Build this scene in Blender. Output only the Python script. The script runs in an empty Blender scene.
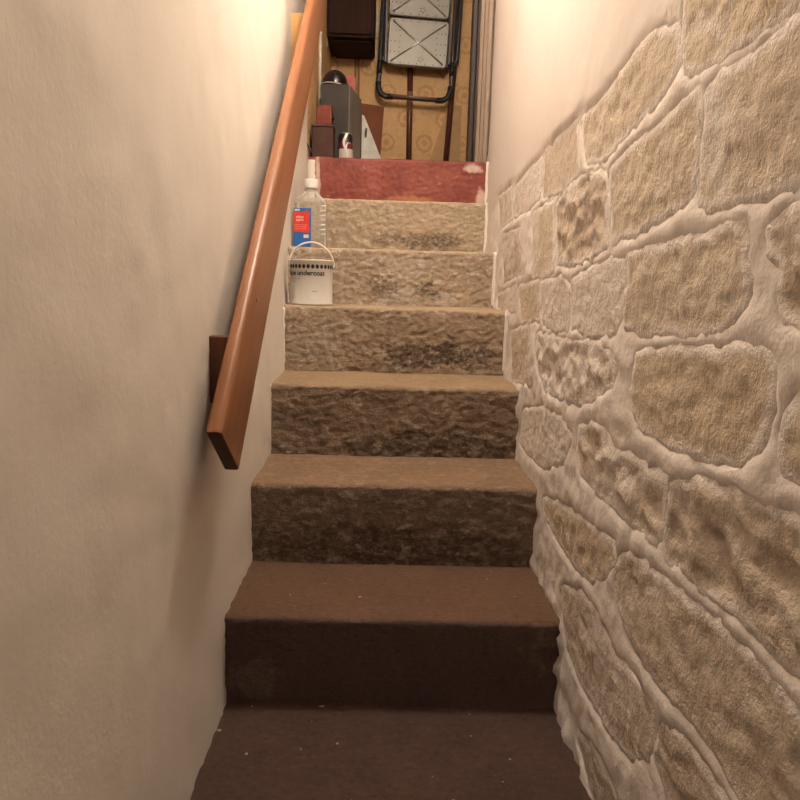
import bpy, bmesh, math, random
from mathutils import Vector, Matrix, noise
random.seed(7)
S = bpy.context.scene
COL = S.collection
# ---------------------------------------------------------------- camera
F_PX, PITCH, ROLL, YAW = 700.0, .1675, .0291, .0218
cam_d = bpy.data.cameras.new('camera'); cam = bpy.data.objects.new('camera', cam_d); COL.objects.link(cam)
cam_d.sensor_width = 36; cam_d.lens = 36 * F_PX / 800; cam_d.clip_start = .02
fw = Vector((math.sin(YAW) * math.cos(PITCH), math.cos(YAW) * math.cos(PITCH), -math.sin(PITCH)))
rt = Vector((math.cos(YAW), -math.sin(YAW), 0)); up = rt.cross(fw)
r2 = rt * math.cos(ROLL) + up * math.sin(ROLL); u2 = -rt * math.sin(ROLL) + up * math.cos(ROLL)
m = Matrix.Identity(4)
for i in range(3):
    m[i][0] = r2[i]; m[i][1] = u2[i]; m[i][2] = -fw[i]
m.translation = (.3202, -1.3552, .6899)
cam.matrix_world = m
S.camera = cam
# ---------------------------------------------------------------- world and exposure
W = bpy.data.worlds.new('world'); S.world = W; W.use_nodes = True
W.node_tree.nodes['Background'].inputs[0].default_value = (.01, .008, .006, 1)
S.view_settings.view_transform = 'Standard'; S.view_settings.look = 'None'
S.view_settings.gamma = 1; S.view_settings.use_curve_mapping = False
S.view_settings.exposure = 0.0
LAMP = (.43, .27, 2.26)          # bare bulb hanging over the stairs, above the frame
LAMP_STRENGTH = 130.0
LAMP_RADIUS = .12
LAMP_COLOUR = (1.0, .895, .765)

# ---------------------------------------------------------------- helpers
def obj(name, me, mats, parent=None, smooth=False):
    if isinstance(me, bmesh.types.BMesh):
        b = me; me = bpy.data.meshes.new(name); b.to_mesh(me); b.free()
    o = bpy.data.objects.new(name, me); COL.objects.link(o)
    if not isinstance(mats, (list, tuple)): mats = [mats]
    for x in mats: me.materials.append(x)
    if smooth:
        for p in me.polygons: p.use_smooth = True
    if parent: o.parent = parent
    return o
def tag(o, label, cat, group=None):
    o['label'] = label; o['category'] = cat
    if group: o['group'] = group
    return o
def thing(name, label, cat, loc=(0, 0, 0), rz=0, group=None):
    o = bpy.data.objects.new(name, None); COL.objects.link(o); o.location = loc; o.rotation_euler = (0, 0, rz)
    o.empty_display_size = .05
    return tag(o, label, cat, group)
def struct(name, me, mats, label=None, smooth=False):
    o = obj(name, me, mats, None, smooth); o['kind'] = 'structure'
    if label: o['label'] = label
    return o
def pydata(name, v, f):
    me = bpy.data.meshes.new(name); me.from_pydata(v, [], f); me.update(); return me
def box(x0, x1, y0, y1, z0, z1, bev=0, seg=2, b=None):
    own = b is None
    t = bmesh.new()
    bmesh.ops.create_cube(t, size=1)
    for v in t.verts:
        v.co = Vector(((x0 + x1) / 2 + v.co.x * (x1 - x0), (y0 + y1) / 2 + v.co.y * (y1 - y0), (z0 + z1) / 2 + v.co.z * (z1 - z0)))
    if bev: bmesh.ops.bevel(t, geom=t.edges[:], offset=bev, segments=seg, affect='EDGES', profile=.5)
    if own: return t
    join(b, t); return b
def join(b, t):
    me = bpy.data.meshes.new('tmp'); t.to_mesh(me); t.free(); b.from_mesh(me); bpy.data.meshes.remove(me)
def lathe(prof, n=40, b=None, cx=0, cy=0):
    b = b or bmesh.new(); rings = []
    for r, z in prof:
        if r < 1e-6: rings.append([b.verts.new((cx, cy, z))])
        else: rings.append([b.verts.new((cx + r * math.cos(2 * math.pi * i / n), cy + r * math.sin(2 * math.pi * i / n), z)) for i in range(n)])
    for A, B in zip(rings, rings[1:]):
        for i in range(n):
            j = (i + 1) % n
            if len(A) == 1 and len(B) == 1: continue
            if len(A) == 1: b.faces.new((A[0], B[j], B[i]))
            elif len(B) == 1: b.faces.new((A[i], A[j], B[0]))
            else: b.faces.new((A[i], A[j], B[j], B[i]))
    bmesh.ops.recalc_face_normals(b, faces=b.faces[:])
    return b
def tube(pts, r, n=10, b=None, caps=True, closed=False):
    b = b or bmesh.new(); pts = [Vector(p) for p in pts]; rings = []; N = len(pts)
    ref = None
    for i, p in enumerate(pts):
        if closed: d = pts[(i + 1) % N] - pts[i - 1]
        else: d = (pts[min(i + 1, N - 1)] - pts[max(i - 1, 0)])
        d.normalize()
        if ref is None:
            ref = Vector((0, 0, 1)) if abs(d.z) < .8 else Vector((0, 1, 0))
        a = d.cross(ref).normalized(); c = a.cross(d).normalized(); ref = c
        rr = r[i] if isinstance(r, (list, tuple)) else r
        rings.append([b.verts.new(p + rr * (math.cos(2 * math.pi * k / n) * a + math.sin(2 * math.pi * k / n) * c)) for k in range(n)])
    pairs = list(zip(rings, rings[1:])) + ([(rings[-1], rings[0])] if closed else [])
    for A, B in pairs:
        for k in range(n): b.faces.new((A[k], A[(k + 1) % n], B[(k + 1) % n], B[k]))
    if caps and not closed:
        b.faces.new(rings[0]); b.faces.new(rings[-1][::-1])
    bmesh.ops.recalc_face_normals(b, faces=b.faces[:])
    return b
def prism_y(poly, y0, y1, bev=0):
    """extrude an x,z outline between two depths"""
    b = bmesh.new()
    A = [b.verts.new((x, y0, z)) for x, z in poly]; B = [b.verts.new((x, y1, z)) for x, z in poly]; n = len(poly)
    b.faces.new(A); b.faces.new(B[::-1])
    for i in range(n): b.faces.new((A[i], B[i], B[(i + 1) % n], A[(i + 1) % n]))
    bmesh.ops.recalc_face_normals(b, faces=b.faces[:])
    if bev: bmesh.ops.bevel(b, geom=b.edges[:], offset=bev, segments=2, affect='EDGES')
    return b
def prism_z(poly, z0, z1, bev=0):
    b = bmesh.new()
    A = [b.verts.new((x, y, z0)) for x, y in poly]; B = [b.verts.new((x, y, z1)) for x, y in poly]; n = len(poly)
    b.faces.new(A); b.faces.new(B[::-1])
    for i in range(n): b.faces.new((A[i], B[i], B[(i + 1) % n], A[(i + 1) % n]))
    bmesh.ops.recalc_face_normals(b, faces=b.faces[:])
    if bev: bmesh.ops.bevel(b, geom=b.edges[:], offset=bev, segments=2, affect='EDGES')
    return b
def sstep(a, b, x):
    t = max(0., min(1., (x - a) / (b - a))); return t * t * (3 - 2 * t)
def fbm(x, y, z, o=4):
    return noise.fractal(Vector((x, y, z)), 1.0, 2.0, o)

# ---------------------------------------------------------------- material helpers
class NT:
    def __init__(s, name):
        s.m = bpy.data.materials.new(name); s.m.use_nodes = True; s.t = s.m.node_tree
        s.p = s.t.nodes['Principled BSDF']; s.out = s.t.nodes['Material Output']
    def n(s, typ, **kw):
        x = s.t.nodes.new(typ)
        for k, v in kw.items(): setattr(x, k, v)
        return x
    def l(s, a, b): s.t.links.new(a, b)
    def coord(s, scale=(1, 1, 1), loc=(0, 0, 0)):
        tc = s.n('ShaderNodeTexCoord'); mp = s.n('ShaderNodeMapping')
        mp.inputs['Scale'].default_value = scale; mp.inputs['Location'].default_value = loc
        s.l(tc.outputs['Object'], mp.inputs[0]); return mp.outputs[0]
    def noise(s, vec, scale, detail=4, rough=.55, dist=0):
        x = s.n('ShaderNodeTexNoise'); s.l(vec, x.inputs['Vector'])
        x.inputs['Scale'].default_value = scale; x.inputs['Detail'].default_value = detail
        x.inputs['Roughness'].default_value = rough; x.inputs['Distortion'].default_value = dist
        return x.outputs['Fac']
    def ramp(s, fac, stops):
        x = s.n('ShaderNodeValToRGB'); s.l(fac, x.inputs[0]); e = x.color_ramp.elements
        while len(e) < len(stops): e.new(.5)
        for q, (p, c) in zip(e, stops):
            q.position = p; q.color = (*c, 1) if len(c) == 3 else c
        return x.outputs[0]
    def mask(s, fac, a, b):
        x = s.n('ShaderNodeMapRange', interpolation_type='SMOOTHSTEP'); s.l(fac, x.inputs[0])
        x.inputs[1].default_value = a; x.inputs[2].default_value = b; return x.outputs[0]
    def mix(s, fac, a, b, mode='MIX'):
        x = s.n('ShaderNodeMix', data_type='RGBA', blend_type=mode)
        for i, v in ((0, fac), (6, a), (7, b)):
            if isinstance(v, (int, float)): x.inputs[i].default_value = v
            elif isinstance(v, tuple): x.inputs[i].default_value = (*v, 1) if len(v) == 3 else v
            else: s.l(v, x.inputs[i])
        return x.outputs[2]
    def math(s, op, a, b=0.):
        x = s.n('ShaderNodeMath', operation=op)
        for i, v in ((0, a), (1, b)):
            if isinstance(v, (int, float)): x.inputs[i].default_value = v
            else: s.l(v, x.inputs[i])
        return x.outputs[0]
    def bump(s, h, strength=.5, dist=.01, prev=None):
        x = s.n('ShaderNodeBump'); s.l(h, x.inputs['Height']); x.inputs['Strength'].default_value = strength
        x.inputs['Distance'].default_value = dist
        if prev is not None: s.l(prev, x.inputs['Normal'])
        return x.outputs[0]
    def fin(s, col=None, rough=.8, nrm=None, spec=.3, metal=0):
        if col is not None:
            if isinstance(col, tuple): s.p.inputs['Base Color'].default_value = (*col, 1)
            else: s.l(col, s.p.inputs['Base Color'])
        s.p.inputs['Roughness'].default_value = rough; s.p.inputs['Specular IOR Level'].default_value = spec
        s.p.inputs['Metallic'].default_value = metal
        if nrm is not None: s.l(nrm, s.p.inputs['Normal'])
        return s.m
    def blob(s, vec, c, r, wob=.35, scale=14):
        """mask of a stain with an uneven outline: 1 inside"""
        a = s.n('ShaderNodeVectorMath', operation='SUBTRACT'); s.l(vec, a.inputs[0]); a.inputs[1].default_value = c
        d = s.n('ShaderNodeVectorMath', operation='DIVIDE'); s.l(a.outputs[0], d.inputs[0]); d.inputs[1].default_value = r
        L = s.n('ShaderNodeVectorMath', operation='LENGTH'); s.l(d.outputs[0], L.inputs[0])
        nz = s.noise(vec, scale, 5, .65)
        t = s.math('ADD', L.outputs['Value'], s.math('MULTIPLY', s.math('SUBTRACT', nz, .5), wob * 4))
        return s.mask(t, 1.1, .45)
def plain(name, col, rough=.6, spec=.3, metal=0, var=.12, scale=30, bump=0):
    t = NT(name); v = t.coord(); n = t.noise(v, scale, 4)
    c = t.ramp(n, [(.3, tuple(x * (1 - var) for x in col)), (.7, tuple(min(1, x * (1 + var)) for x in col))])
    return t.fin(c, rough, t.bump(n, .3, bump) if bump else None, spec, metal)
def wood(name, dark, light, axis, rough=.4, scale=1.0, spec=.4):
    t = NT(name)
    sc = [55 * scale, 55 * scale, 55 * scale]; sc[axis] = 3 * scale
    v = t.coord(tuple(sc)); n = t.noise(v, 1, 5, .6, .6)
    c = t.ramp(n, [(.28, dark), (.5, tuple((a + b) / 2 for a, b in zip(dark, light))), (.75, light)])
    return t.fin(c, rough, t.bump(n, .12, .002), spec)

# ---------------------------------------------------------------- surface materials
def plaster_mat(name, a, b, c, seed=0, bump1=.006, grain=1.0):
    t = NT(name); v = t.coord(loc=(seed, seed * .7, 0))
    n1 = t.noise(v, 1.3, 4, .6); n2 = t.noise(v, 9, 5, .6); n3 = t.noise(v, 120, 3, .6); n4 = t.noise(v, 38, 2, .5)
    col = t.ramp(n1, [(.3, a), (.55, b), (.75, c)])
    col = t.mix(t.math('MULTIPLY', t.mask(n2, .62, .8), .35), col, tuple(x * .72 for x in a))
    sp = t.mask(n3, .70, .78)
    col = t.mix(t.math('MULTIPLY', sp, .35 * grain), col, tuple(x * .5 for x in a))
    nb = t.bump(n3, .25 * grain, .0018); nb = t.bump(n4, .14 * grain, .003, nb); nb = t.bump(n2, .2, bump1 * .5, nb)
    return t.fin(col, .85, nb, .2)
M_LEFT = plaster_mat('cream_plaster', (.665, .60, .53), (.705, .645, .575), (.74, .68, .615), 2)
M_RIGHT = plaster_mat('pale_lime_plaster', (.72, .645, .595), (.785, .71, .66), (.82, .75, .705), 5, .012, 2.6)
M_COAT = plaster_mat('smooth_pink_white_plaster', (.68, .605, .56), (.73, .66, .615), (.77, .705, .66), 7, .006, .7)
M_CEIL = plaster_mat('ceiling_plaster', (.62, .56, .46), (.68, .62, .52), (.72, .66, .56), 9)

def stone_mat(name, a, b, c, pale, amount, seed):
    t = NT(name); v = t.coord(loc=(seed, seed, seed))
    n1 = t.noise(v, 7, 6, .62, .4); n2 = t.noise(v, 48, 6, .7); n3 = t.noise(v, 170, 4, .65); n4 = t.noise(v, 3.2, 5, .7, .5)
    col = t.ramp(n1, [(.3, a), (.52, b), (.72, c)])
    col = t.mix(t.math('MULTIPLY', t.mask(n2, .35, .62), .45), col, b)
    col = t.mix(t.math('MULTIPLY', t.mask(n2, .62, .75), .5), col, tuple(x * 1.15 for x in c))
    col = t.mix(t.math('MULTIPLY', t.mask(n3, .56, .70), .3), col, tuple(x * .6 for x in a))
    col = t.mix(t.math('MULTIPLY', t.mask(n4, .62 - amount * .25, .72 - amount * .2), .7), col, pale)
    at = t.n('ShaderNodeAttribute', attribute_name='smear')           # mortar smeared over the edges of the stone
    col = t.mix(t.mask(t.math('ADD', at.outputs['Fac'], t.math('MULTIPLY', t.math('SUBTRACT', n2, .5), .7)), .35, .75), col, pale)
    nb = t.bump(n3, .6, .004); nb = t.bump(n2, .5, .009, nb)
    return t.fin(col, .92, nb, .12)
PALE = (.77, .695, .64)
M_ST = [stone_mat('sand_stone', (.535, .44, .345), (.615, .515, .415), (.665, .57, .465), PALE, .35, 1),
        stone_mat('ochre_stone', (.53, .425, .31), (.62, .515, .395), (.67, .565, .445), PALE, .2, 4),
        stone_mat('craggy_brown_stone', (.45, .36, .28), (.57, .47, .38), (.66, .56, .46), PALE, .5, 8),
        stone_mat('smeared_stone', (.60, .505, .43), (.655, .565, .485), (.69, .605, .525), PALE, .9, 12)]

# ---------------------------------------------------------------- stair layout
T, R = .288, .2
def ny(k): return T * k
ZT = {-3: -.6, -2: -.4, -1: -.197, 0: -.002, 1: .2, 2: .2 * 2 + .001, 3: .606, 4: .80, 5: 1.0, 6: 1.2}
def xl(y): return -.032 * sstep(.7, 1.2, y)
def xr(y): return .70 + .034 * sstep(1.42, 1.68, y)

# ---------------------------------------------------------------- left wall: one skin of uneven plaster
def grid_wall(ys, zs, fx, flip):
    v = [(fx(y, z), y, z) for y in ys for z in zs]; nz = len(zs); f = []
    for i in range(len(ys) - 1):
        for j in range(nz - 1):
            q = (i * nz + j, (i + 1) * nz + j, (i + 1) * nz + j + 1, i * nz + j + 1)
            f.append(q if flip else q[::-1])
    return v, f
def lin(a, b, st):
    n = max(1, round((b - a) / st)); return [a + (b - a) * i / n for i in range(n + 1)]
def left_x(y, z):
    k = min(6, max(-4, math.floor(y / T)))
    zt = ZT.get(k, -.8); near = 1 - sstep(.0, .10, abs(z - zt)) if z > zt - .03 else 1
    h = .006 * fbm(0, y * 1.3, z * 1.3, 3) + .0025 * fbm(3, y * 9, z * 9, 4)
    h += near * (.002 + .004 * fbm(9, y * 40, z * 40, 3))
    return xl(y) + h
def thick_wall(name, v, f, nz, ny_, back, mat, label):
    """close the skin with a solid back so the wall has a thickness"""
    n = len(v); vb = [(back, y, z) for _, y, z in (v[0], v[nz - 1], v[-1], v[-nz])]
    v = v + vb; a = n
    bot = [i * nz for i in range(ny_)]; top = [i * nz + nz - 1 for i in range(ny_)]
    f = f + [(a, a + 1, a + 2, a + 3)]
    f.append(tuple(bot) + (a + 3, a)); f.append(tuple(top[::-1]) + (a + 1, a + 2))
    f.append(tuple(range(nz)) + (a + 1, a)); f.append(tuple(range((ny_ - 1) * nz, ny_ * nz))[::-1] + (a + 3, a + 2))
    me = pydata(name, v, f); b = bmesh.new(); b.from_mesh(me); bmesh.ops.recalc_face_normals(b, faces=b.faces[:])
    b.to_mesh(me); b.free()
    o = struct(name, me, mat, label)
    for p in me.polygons: p.use_smooth = len(p.vertices) == 4 and p.area < .01
    return o
ys = lin(-2.4, -.9, .1)[:-1] + lin(-.9, 1.73, .0165); zs = lin(-.85, -.25, .06)[:-1] + lin(-.25, 1.8, .0165)[:-1] + lin(1.8, 3.45, .12)
v, f = grid_wall(ys, zs, left_x, True)
wall_left = thick_wall('wall_left', v, f, len(zs), len(ys), -.16, M_LEFT, 'smooth cream plastered wall on the left of the stairs')

# ---------------------------------------------------------------- right wall: lime mortar bed, built-in stones, smooth coat above
STONES = [
    [(-0.370,1.088),(-0.372,1.039),(-0.376,1.007),(-0.394,0.971),(-0.437,0.964),(-0.496,0.960),(-0.549,0.961),(-0.589,0.961),(-0.634,0.963),(-0.695,0.965)],
    [(0.105,1.017),(-0.047,1.027),(-0.179,1.054),(-0.267,1.055),(-0.347,1.035),(-0.367,0.991),(-0.348,0.974),(-0.294,0.959),(-0.206,0.943),(-0.101,0.924),(-0.021,0.920),(0.048,0.932),(0.085,0.966)],
    [(0.447,1.016),(0.295,1.020),(0.152,1.023),(0.128,0.964),(0.131,0.916),(0.244,0.900),(0.440,0.912)],
    [(0.833,0.979),(0.628,1.000),(0.489,1.004),(0.476,0.917),(0.625,0.899),(0.841,0.897)],
    [(1.165,0.987),(0.924,0.990),(0.875,0.894),(1.107,0.881)],
    [(1.033,0.850),(0.744,0.849),(0.675,0.727),(0.965,0.705)],
    [(0.551,0.877),(0.323,0.878),(0.282,0.731),(0.360,0.713),(0.503,0.714)],
    [(0.292,0.871),(0.206,0.891),(0.097,0.901),(-0.039,0.896),(-0.079,0.877),(-0.108,0.763),(-0.014,0.748),(0.131,0.738),(0.247,0.744)],
    [(-0.098,0.891),(-0.197,0.904),(-0.301,0.912),(-0.385,0.927),(-0.435,0.934),(-0.443,0.911),(-0.446,0.863),(-0.443,0.809),(-0.389,0.795),(-0.272,0.780),(-0.140,0.770)],
    [(-0.462,0.927),(-0.509,0.933),(-0.570,0.932),(-0.615,0.936),(-0.655,0.942),(-0.725,0.953),(-0.757,0.800),(-0.687,0.793),(-0.636,0.791),(-0.575,0.790),(-0.509,0.790),(-0.474,0.799),(-0.472,0.858)],
    [(1.074,0.651),(0.741,0.684),(0.736,0.616),(1.059,0.607)],
    [(0.692,0.681),(0.425,0.699),(0.387,0.611),(0.617,0.588)],
    [(0.400,0.694),(0.208,0.706),(0.124,0.683),(0.119,0.604),(0.214,0.593),(0.351,0.603)],
    [(0.112,0.697),(-0.021,0.718),(-0.139,0.730),(-0.211,0.731),(-0.225,0.695),(-0.220,0.655),(-0.193,0.621),(-0.051,0.605),(0.080,0.610)],
    [(-0.224,0.737),(-0.301,0.744),(-0.387,0.748),(-0.485,0.751),(-0.542,0.754),(-0.586,0.760),(-0.596,0.744),(-0.591,0.721),(-0.607,0.697),(-0.605,0.676),(-0.571,0.656),(-0.511,0.640),(-0.420,0.636),(-0.309,0.626),(-0.235,0.632),(-0.226,0.671),(-0.239,0.695)],
    [(-0.641,0.750),(-0.661,0.758),(-0.693,0.764),(-0.750,0.773),(-0.772,0.665),(-0.715,0.660),(-0.695,0.665),(-0.681,0.683),(-0.676,0.719),(-0.649,0.732)],
    [(0.783,0.548),(0.528,0.577),(0.459,0.435),(0.721,0.408)],
    [(0.410,0.567),(0.171,0.570),(-0.119,0.584),(-0.207,0.564),(-0.200,0.529),(-0.128,0.501),(-0.018,0.469),(0.138,0.451),(0.285,0.450),(0.402,0.499)],
    [(-0.301,0.589),(-0.427,0.607),(-0.567,0.621),(-0.662,0.629),(-0.682,0.613),(-0.679,0.575),(-0.668,0.537),(-0.636,0.515),(-0.582,0.499),(-0.516,0.494),(-0.420,0.488),(-0.334,0.488),(-0.292,0.535)],
    [(-0.730,0.594),(-0.782,0.619),(-0.799,0.538),(-0.744,0.524),(-0.724,0.528),(-0.707,0.546),(-0.712,0.571)],
    [(0.529,0.347),(0.323,0.390),(0.125,0.405),(0.035,0.381),(0.063,0.336),(0.233,0.268),(0.406,0.256),(0.562,0.260)],
    [(-0.025,0.415),(-0.107,0.440),(-0.178,0.444),(-0.242,0.424),(-0.322,0.431),(-0.396,0.433),(-0.456,0.441),(-0.453,0.410),(-0.449,0.366),(-0.440,0.341),(-0.378,0.340),(-0.269,0.337),(-0.159,0.334),(-0.052,0.338),(-0.021,0.374)],
    [(-0.470,0.435),(-0.551,0.464),(-0.619,0.472),(-0.686,0.474),(-0.754,0.480),(-0.824,0.478),(-0.850,0.353),(-0.775,0.352),(-0.717,0.350),(-0.672,0.354),(-0.592,0.342),(-0.550,0.345),(-0.470,0.337),(-0.465,0.386)],
    [(0.232,0.190),(0.077,0.229),(-0.076,0.249),(-0.200,0.265),(-0.265,0.272),(-0.280,0.253),(-0.238,0.208),(-0.164,0.170),(-0.065,0.153),(0.073,0.152),(0.194,0.167)],
    [(-0.314,0.275),(-0.390,0.291),(-0.447,0.296),(-0.553,0.306),(-0.624,0.314),(-0.684,0.318),(-0.749,0.316),(-0.790,0.310),(-0.861,0.299),(-0.873,0.246),(-0.753,0.168),(-0.704,0.171),(-0.646,0.183),(-0.588,0.182),(-0.513,0.168),(-0.441,0.162),(-0.377,0.168),(-0.315,0.192),(-0.276,0.225)],
    [(0.015,0.069),(-0.112,0.113),(-0.213,0.123),(-0.274,0.109),(-0.328,0.100),(-0.412,0.113),(-0.479,0.116),(-0.488,0.077),(-0.470,0.041),(-0.418,0.002),(-0.338,-0.021),(-0.253,-0.033),(-0.152,-0.038),(-0.060,-0.029),(-0.009,0.009)],
    [(-0.514,0.118),(-0.568,0.137),(-0.624,0.142),(-0.674,0.143),(-0.719,0.139),(-0.618,0.050),(-0.542,0.043),(-0.502,0.065)],
    [(-0.166,-0.143),(-0.250,-0.113),(-0.338,-0.102),(-0.399,-0.106),(-0.314,-0.178),(-0.242,-0.178)],
]
STONES[0][0] = (-.372, 1.125); STONES[0][-1] = (-.72, 1.11)
#        material, roughness of face (m), how proud (m)
SPEC = [(1, .008, .006), (0, .007, .005), (0, .002, .004), (3, .003, .003), (2, .006, .004), (2, .007, .004), (0, .002, .004), (2, .013, .005),
        (0, .007, .006), (0, .007, .006), (3, .003, .004), (0, .003, .004), (3, .005, .004), (3, .005, .003), (0, .009, .005), (2, .014, .005),
        (0, .005, .004), (3, .013, .004), (1, .008, .006), (1, .009, .005), (3, .006, .005), (2, .013, .004), (2, .015, .004), (1, .009, .005),
        (0, .008, .005), (0, .006, .005), (2, .011, .004), (2, .009, .004)]
for (z0, z1, off) in ((.775, .93, 0), (.625, .75, .15), (.475, .60, .05), (.33, .46, .2), (.165, .30, .1), (-.02, .13, .25), (.96, 1.10, .12)):
    y = -.86 - off * .3
    while y > -1.9:                                  # the courses go on beside and behind the viewer
        w = random.uniform(.28, .45); y1 = y - w
        if y < -.9 or z0 > .9:
            STONES.append([(y, z1 - .006), (y1 + .02, z1), (y1, z1 - .03), (y1, z0 + .02), (y1 + .03, z0), (y - .02, z0 + .005)]); SPEC.append((random.choice((0, 1, 2)), .010, .003))
        y = y1 - .03
BB = [(min(p[0] for p in s), max(p[0] for p in s), min(p[1] for p in s), max(p[1] for p in s)) for s in STONES]
BG = [(a - .01, b + .01, c - .01, d + .01) for a, b, c, d in BB]
def sd(poly, y, z):
    """distance to an outline, positive inside"""
    d = 9.; ins = False; n = len(poly)
    for i in range(n):
        ay, az = poly[i]; by, bz = poly[(i + 1) % n]
        ey, ez = by - ay, bz - az; wy, wz = y - ay, z - az
        t = max(0, min(1, (wy * ey + wz * ez) / (ey * ey + ez * ez + 1e-12)))
        d = min(d, (wy - ey * t) ** 2 + (wz - ez * t) ** 2)
        if (az > z) != (bz > z) and y < (bz - az and ey * (z - az) / ez + ay): ins = not ins
    d = math.sqrt(d); return d if ins else -d
EDGE = [(1.75, .955), (1.429, .965), (1.151, 1.013), (.841, 1.003), (.45, 1.026), (.147, 1.036), (-.045, 1.036), (-.177, 1.062), (-.385, 1.075), (-.43, 1.13), (-2.5, 1.14)]
def edge_z(y):
    for (a, za), (b, zb) in zip(EDGE, EDGE[1:]):
        if b <= y <= a: return za + (zb - za) * (a - y) / (a - b)
    return 1.1
def right_x(y, z):
    e = sstep(-.002, .004, z - edge_z(y) + .006 * fbm(1, y * 14, 2, 3))
    h = (1 - e) * (.0022 * fbm(5, y * 9, z * 9, 4) + .0042 * fbm(8, y * 34, z * 34, 4)) + e * (.0025 + .004 * fbm(2, y * 2.2, z * 2.2, 3) + .001 * fbm(6, y * 25, z * 25, 3))
    if e < .99:
        best = -1
        for s, bb in zip(STONES, BG):
            if bb[0] < y < bb[1] and bb[2] < z < bb[3]: best = max(best, sd(s, y, z) + .010)
        h -= .018 * sstep(-.006, .032, best + .008 * fbm(7, y * 28, z * 28, 3))
        # pointing swells a little along the beds
        if best < 0: h += .0008
    k = min(6, max(-4, math.floor(y / T))); zt = ZT.get(k, -.8)
    if z < zt + .05: h += (1 - sstep(0, .05, z - zt)) * (.003 + .008 * fbm(4, y * 16, z * 16, 3))
    return xr(y) - h
ys = lin(-2.4, -.95, .06)[:-1] + lin(-.95, 1.74, .0125); zs = lin(-.85, -.3, .05)[:-1] + lin(-.3, 1.15, .0125)[:-1] + lin(1.15, 1.9, .03)[:-1] + lin(1.9, 3.45, .12)
v, f = grid_wall(ys, zs, right_x, False)
wall_right = thick_wall('wall_right', v, f, len(zs), len(ys), .86, M_RIGHT, 'rough stone wall with pale lime pointing, smooth plaster above')
wall_right.data.materials.append(M_COAT)
for p in wall_right.data.polygons:
    if p.center.z > edge_z(p.center.y) - .004 * fbm(1, p.center.y * 14, 2, 3): p.material_index = 1

def stone_mesh(i, poly, rough, proud):
    y0, y1, z0, z1 = BB[i]; y0 -= .016; y1 += .016; z0 -= .016; z1 += .016; st = .0058 if i < 28 else .03
    ny_ = max(4, round((y1 - y0) / st)); nz = max(4, round((z1 - z0) / st)); idx = {}; v = []; f = []; sm = []
    se = i * 3.7
    for a in range(ny_ + 1):
        for c in range(nz + 1):
            y = y0 + (y1 - y0) * a / ny_; z = z0 + (z1 - z0) * c / nz
            d = sd(poly, y, z) + .010 + .006 * fbm(se, y * 26, z * 26, 3)
            if d < -.016: continue
            e = sstep(-.015, .007, d)
            big = fbm(se, y * 7, z * 10, 4); mid = fbm(se + 4, y * 24, z * 32, 4)
            fac = noise.noise(Vector((se, y * 13, z * 22)), noise_basis='VORONOI_F1')
            soft = sstep(0, .035, d)
            h = proud * .2 - .0010 + rough * soft * (.22 * big + .36 * mid + (.45 * (fac - .35) if rough > .011 else 0)) + .0016 * fbm(se + 9, y * 85, z * 85, 3)
            sm.append(1 - sstep(-.004, .034, d)); idx[a, c] = len(v); v.append((xr(y) - (e * h + (1 - e) * -.008), y, z))
    for a in range(ny_):
        for c in range(nz):
            q = [idx.get(k) for k in ((a, c), (a, c + 1), (a + 1, c + 1), (a + 1, c))]
            if all(x is not None for x in q): f.append(q)
            else:
                q = [x for x in q if x is not None]
                if len(q) == 3: f.append(q)
    # skirt pushes back into the bed so the stone is a solid lump
    me = pydata('stone', v, f); b = bmesh.new(); b.from_mesh(me)
    ed = [e for e in b.edges if e.is_boundary]
    ex = bmesh.ops.extrude_edge_only(b, edges=ed)
    for q in ex['geom']:
        if isinstance(q, bmesh.types.BMVert): q.co.x = .80
    bmesh.ops.recalc_face_normals(b, faces=b.faces[:])
    b.to_mesh(me); b.free()
    at = me.attributes.new('smear', 'FLOAT', 'POINT')
    for k, q in enumerate(at.data): q.value = sm[k] if k < len(sm) else 1.
    return me
for i, (s, (mi, rough, proud)) in enumerate(zip(STONES, SPEC)):
    obj('stone', stone_mesh(i, s, rough, proud), M_ST[mi], wall_right, True)

# ---------------------------------------------------------------- stairs
def step_mats(k, riser, tread, stains, flakes, smear=(.30, .235, .16)):
    out = []
    for part, base in (('riser', riser), ('tread', tread)):
        t = NT('step_%s_stone_%d' % (part, k)); v = t.coord(loc=(k * 3.1, 0, 0)); w = t.coord()
        v2 = t.coord((.75, 1, 1.2), (k * 1.7, 0, 0)); n1 = t.noise(v, 6, 6, .7, .3); n2 = t.noise(v2, 95, 6, .75, .0); n3 = t.noise(v, 190, 3, .6); n4 = t.noise(v2, 34, 6, .75, .3)
        c = t.ramp(n1, [(.28, tuple(x * .82 for x in base)), (.5, base), (.74, tuple(x * 1.15 for x in base))])
        c = t.mix(t.math('MULTIPLY', t.mask(n2, .5, .66), .55), c, tuple(x * 1.45 for x in base))
        c = t.mix(t.math('MULTIPLY', t.mask(n2, .46, .32), .7), c, tuple(x * .45 for x in base))
        if part == 'riser':
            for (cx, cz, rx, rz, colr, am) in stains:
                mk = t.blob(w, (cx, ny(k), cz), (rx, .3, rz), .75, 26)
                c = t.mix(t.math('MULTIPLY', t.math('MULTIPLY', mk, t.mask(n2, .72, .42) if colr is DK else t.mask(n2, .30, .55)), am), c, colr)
        if flakes:
            c = t.mix(t.math('MULTIPLY', t.mask(n4, .535, .60), flakes if part == 'riser' else flakes * .4), c, (.58, .49, .40))
        else:
            sp = t.noise(v, 60, 1, .4); c = t.mix(t.math('MULTIPLY', t.mask(sp, .77, .80), .6), c, (.5, .42, .36))
        nb = t.bump(n3, .5, .003); nb = t.bump(n2, .8, (.008 if k > 0 else .004) if part == 'riser' else .003, nb)
        out.append(t.fin(c, .85, nb, .2))
    return out
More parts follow.
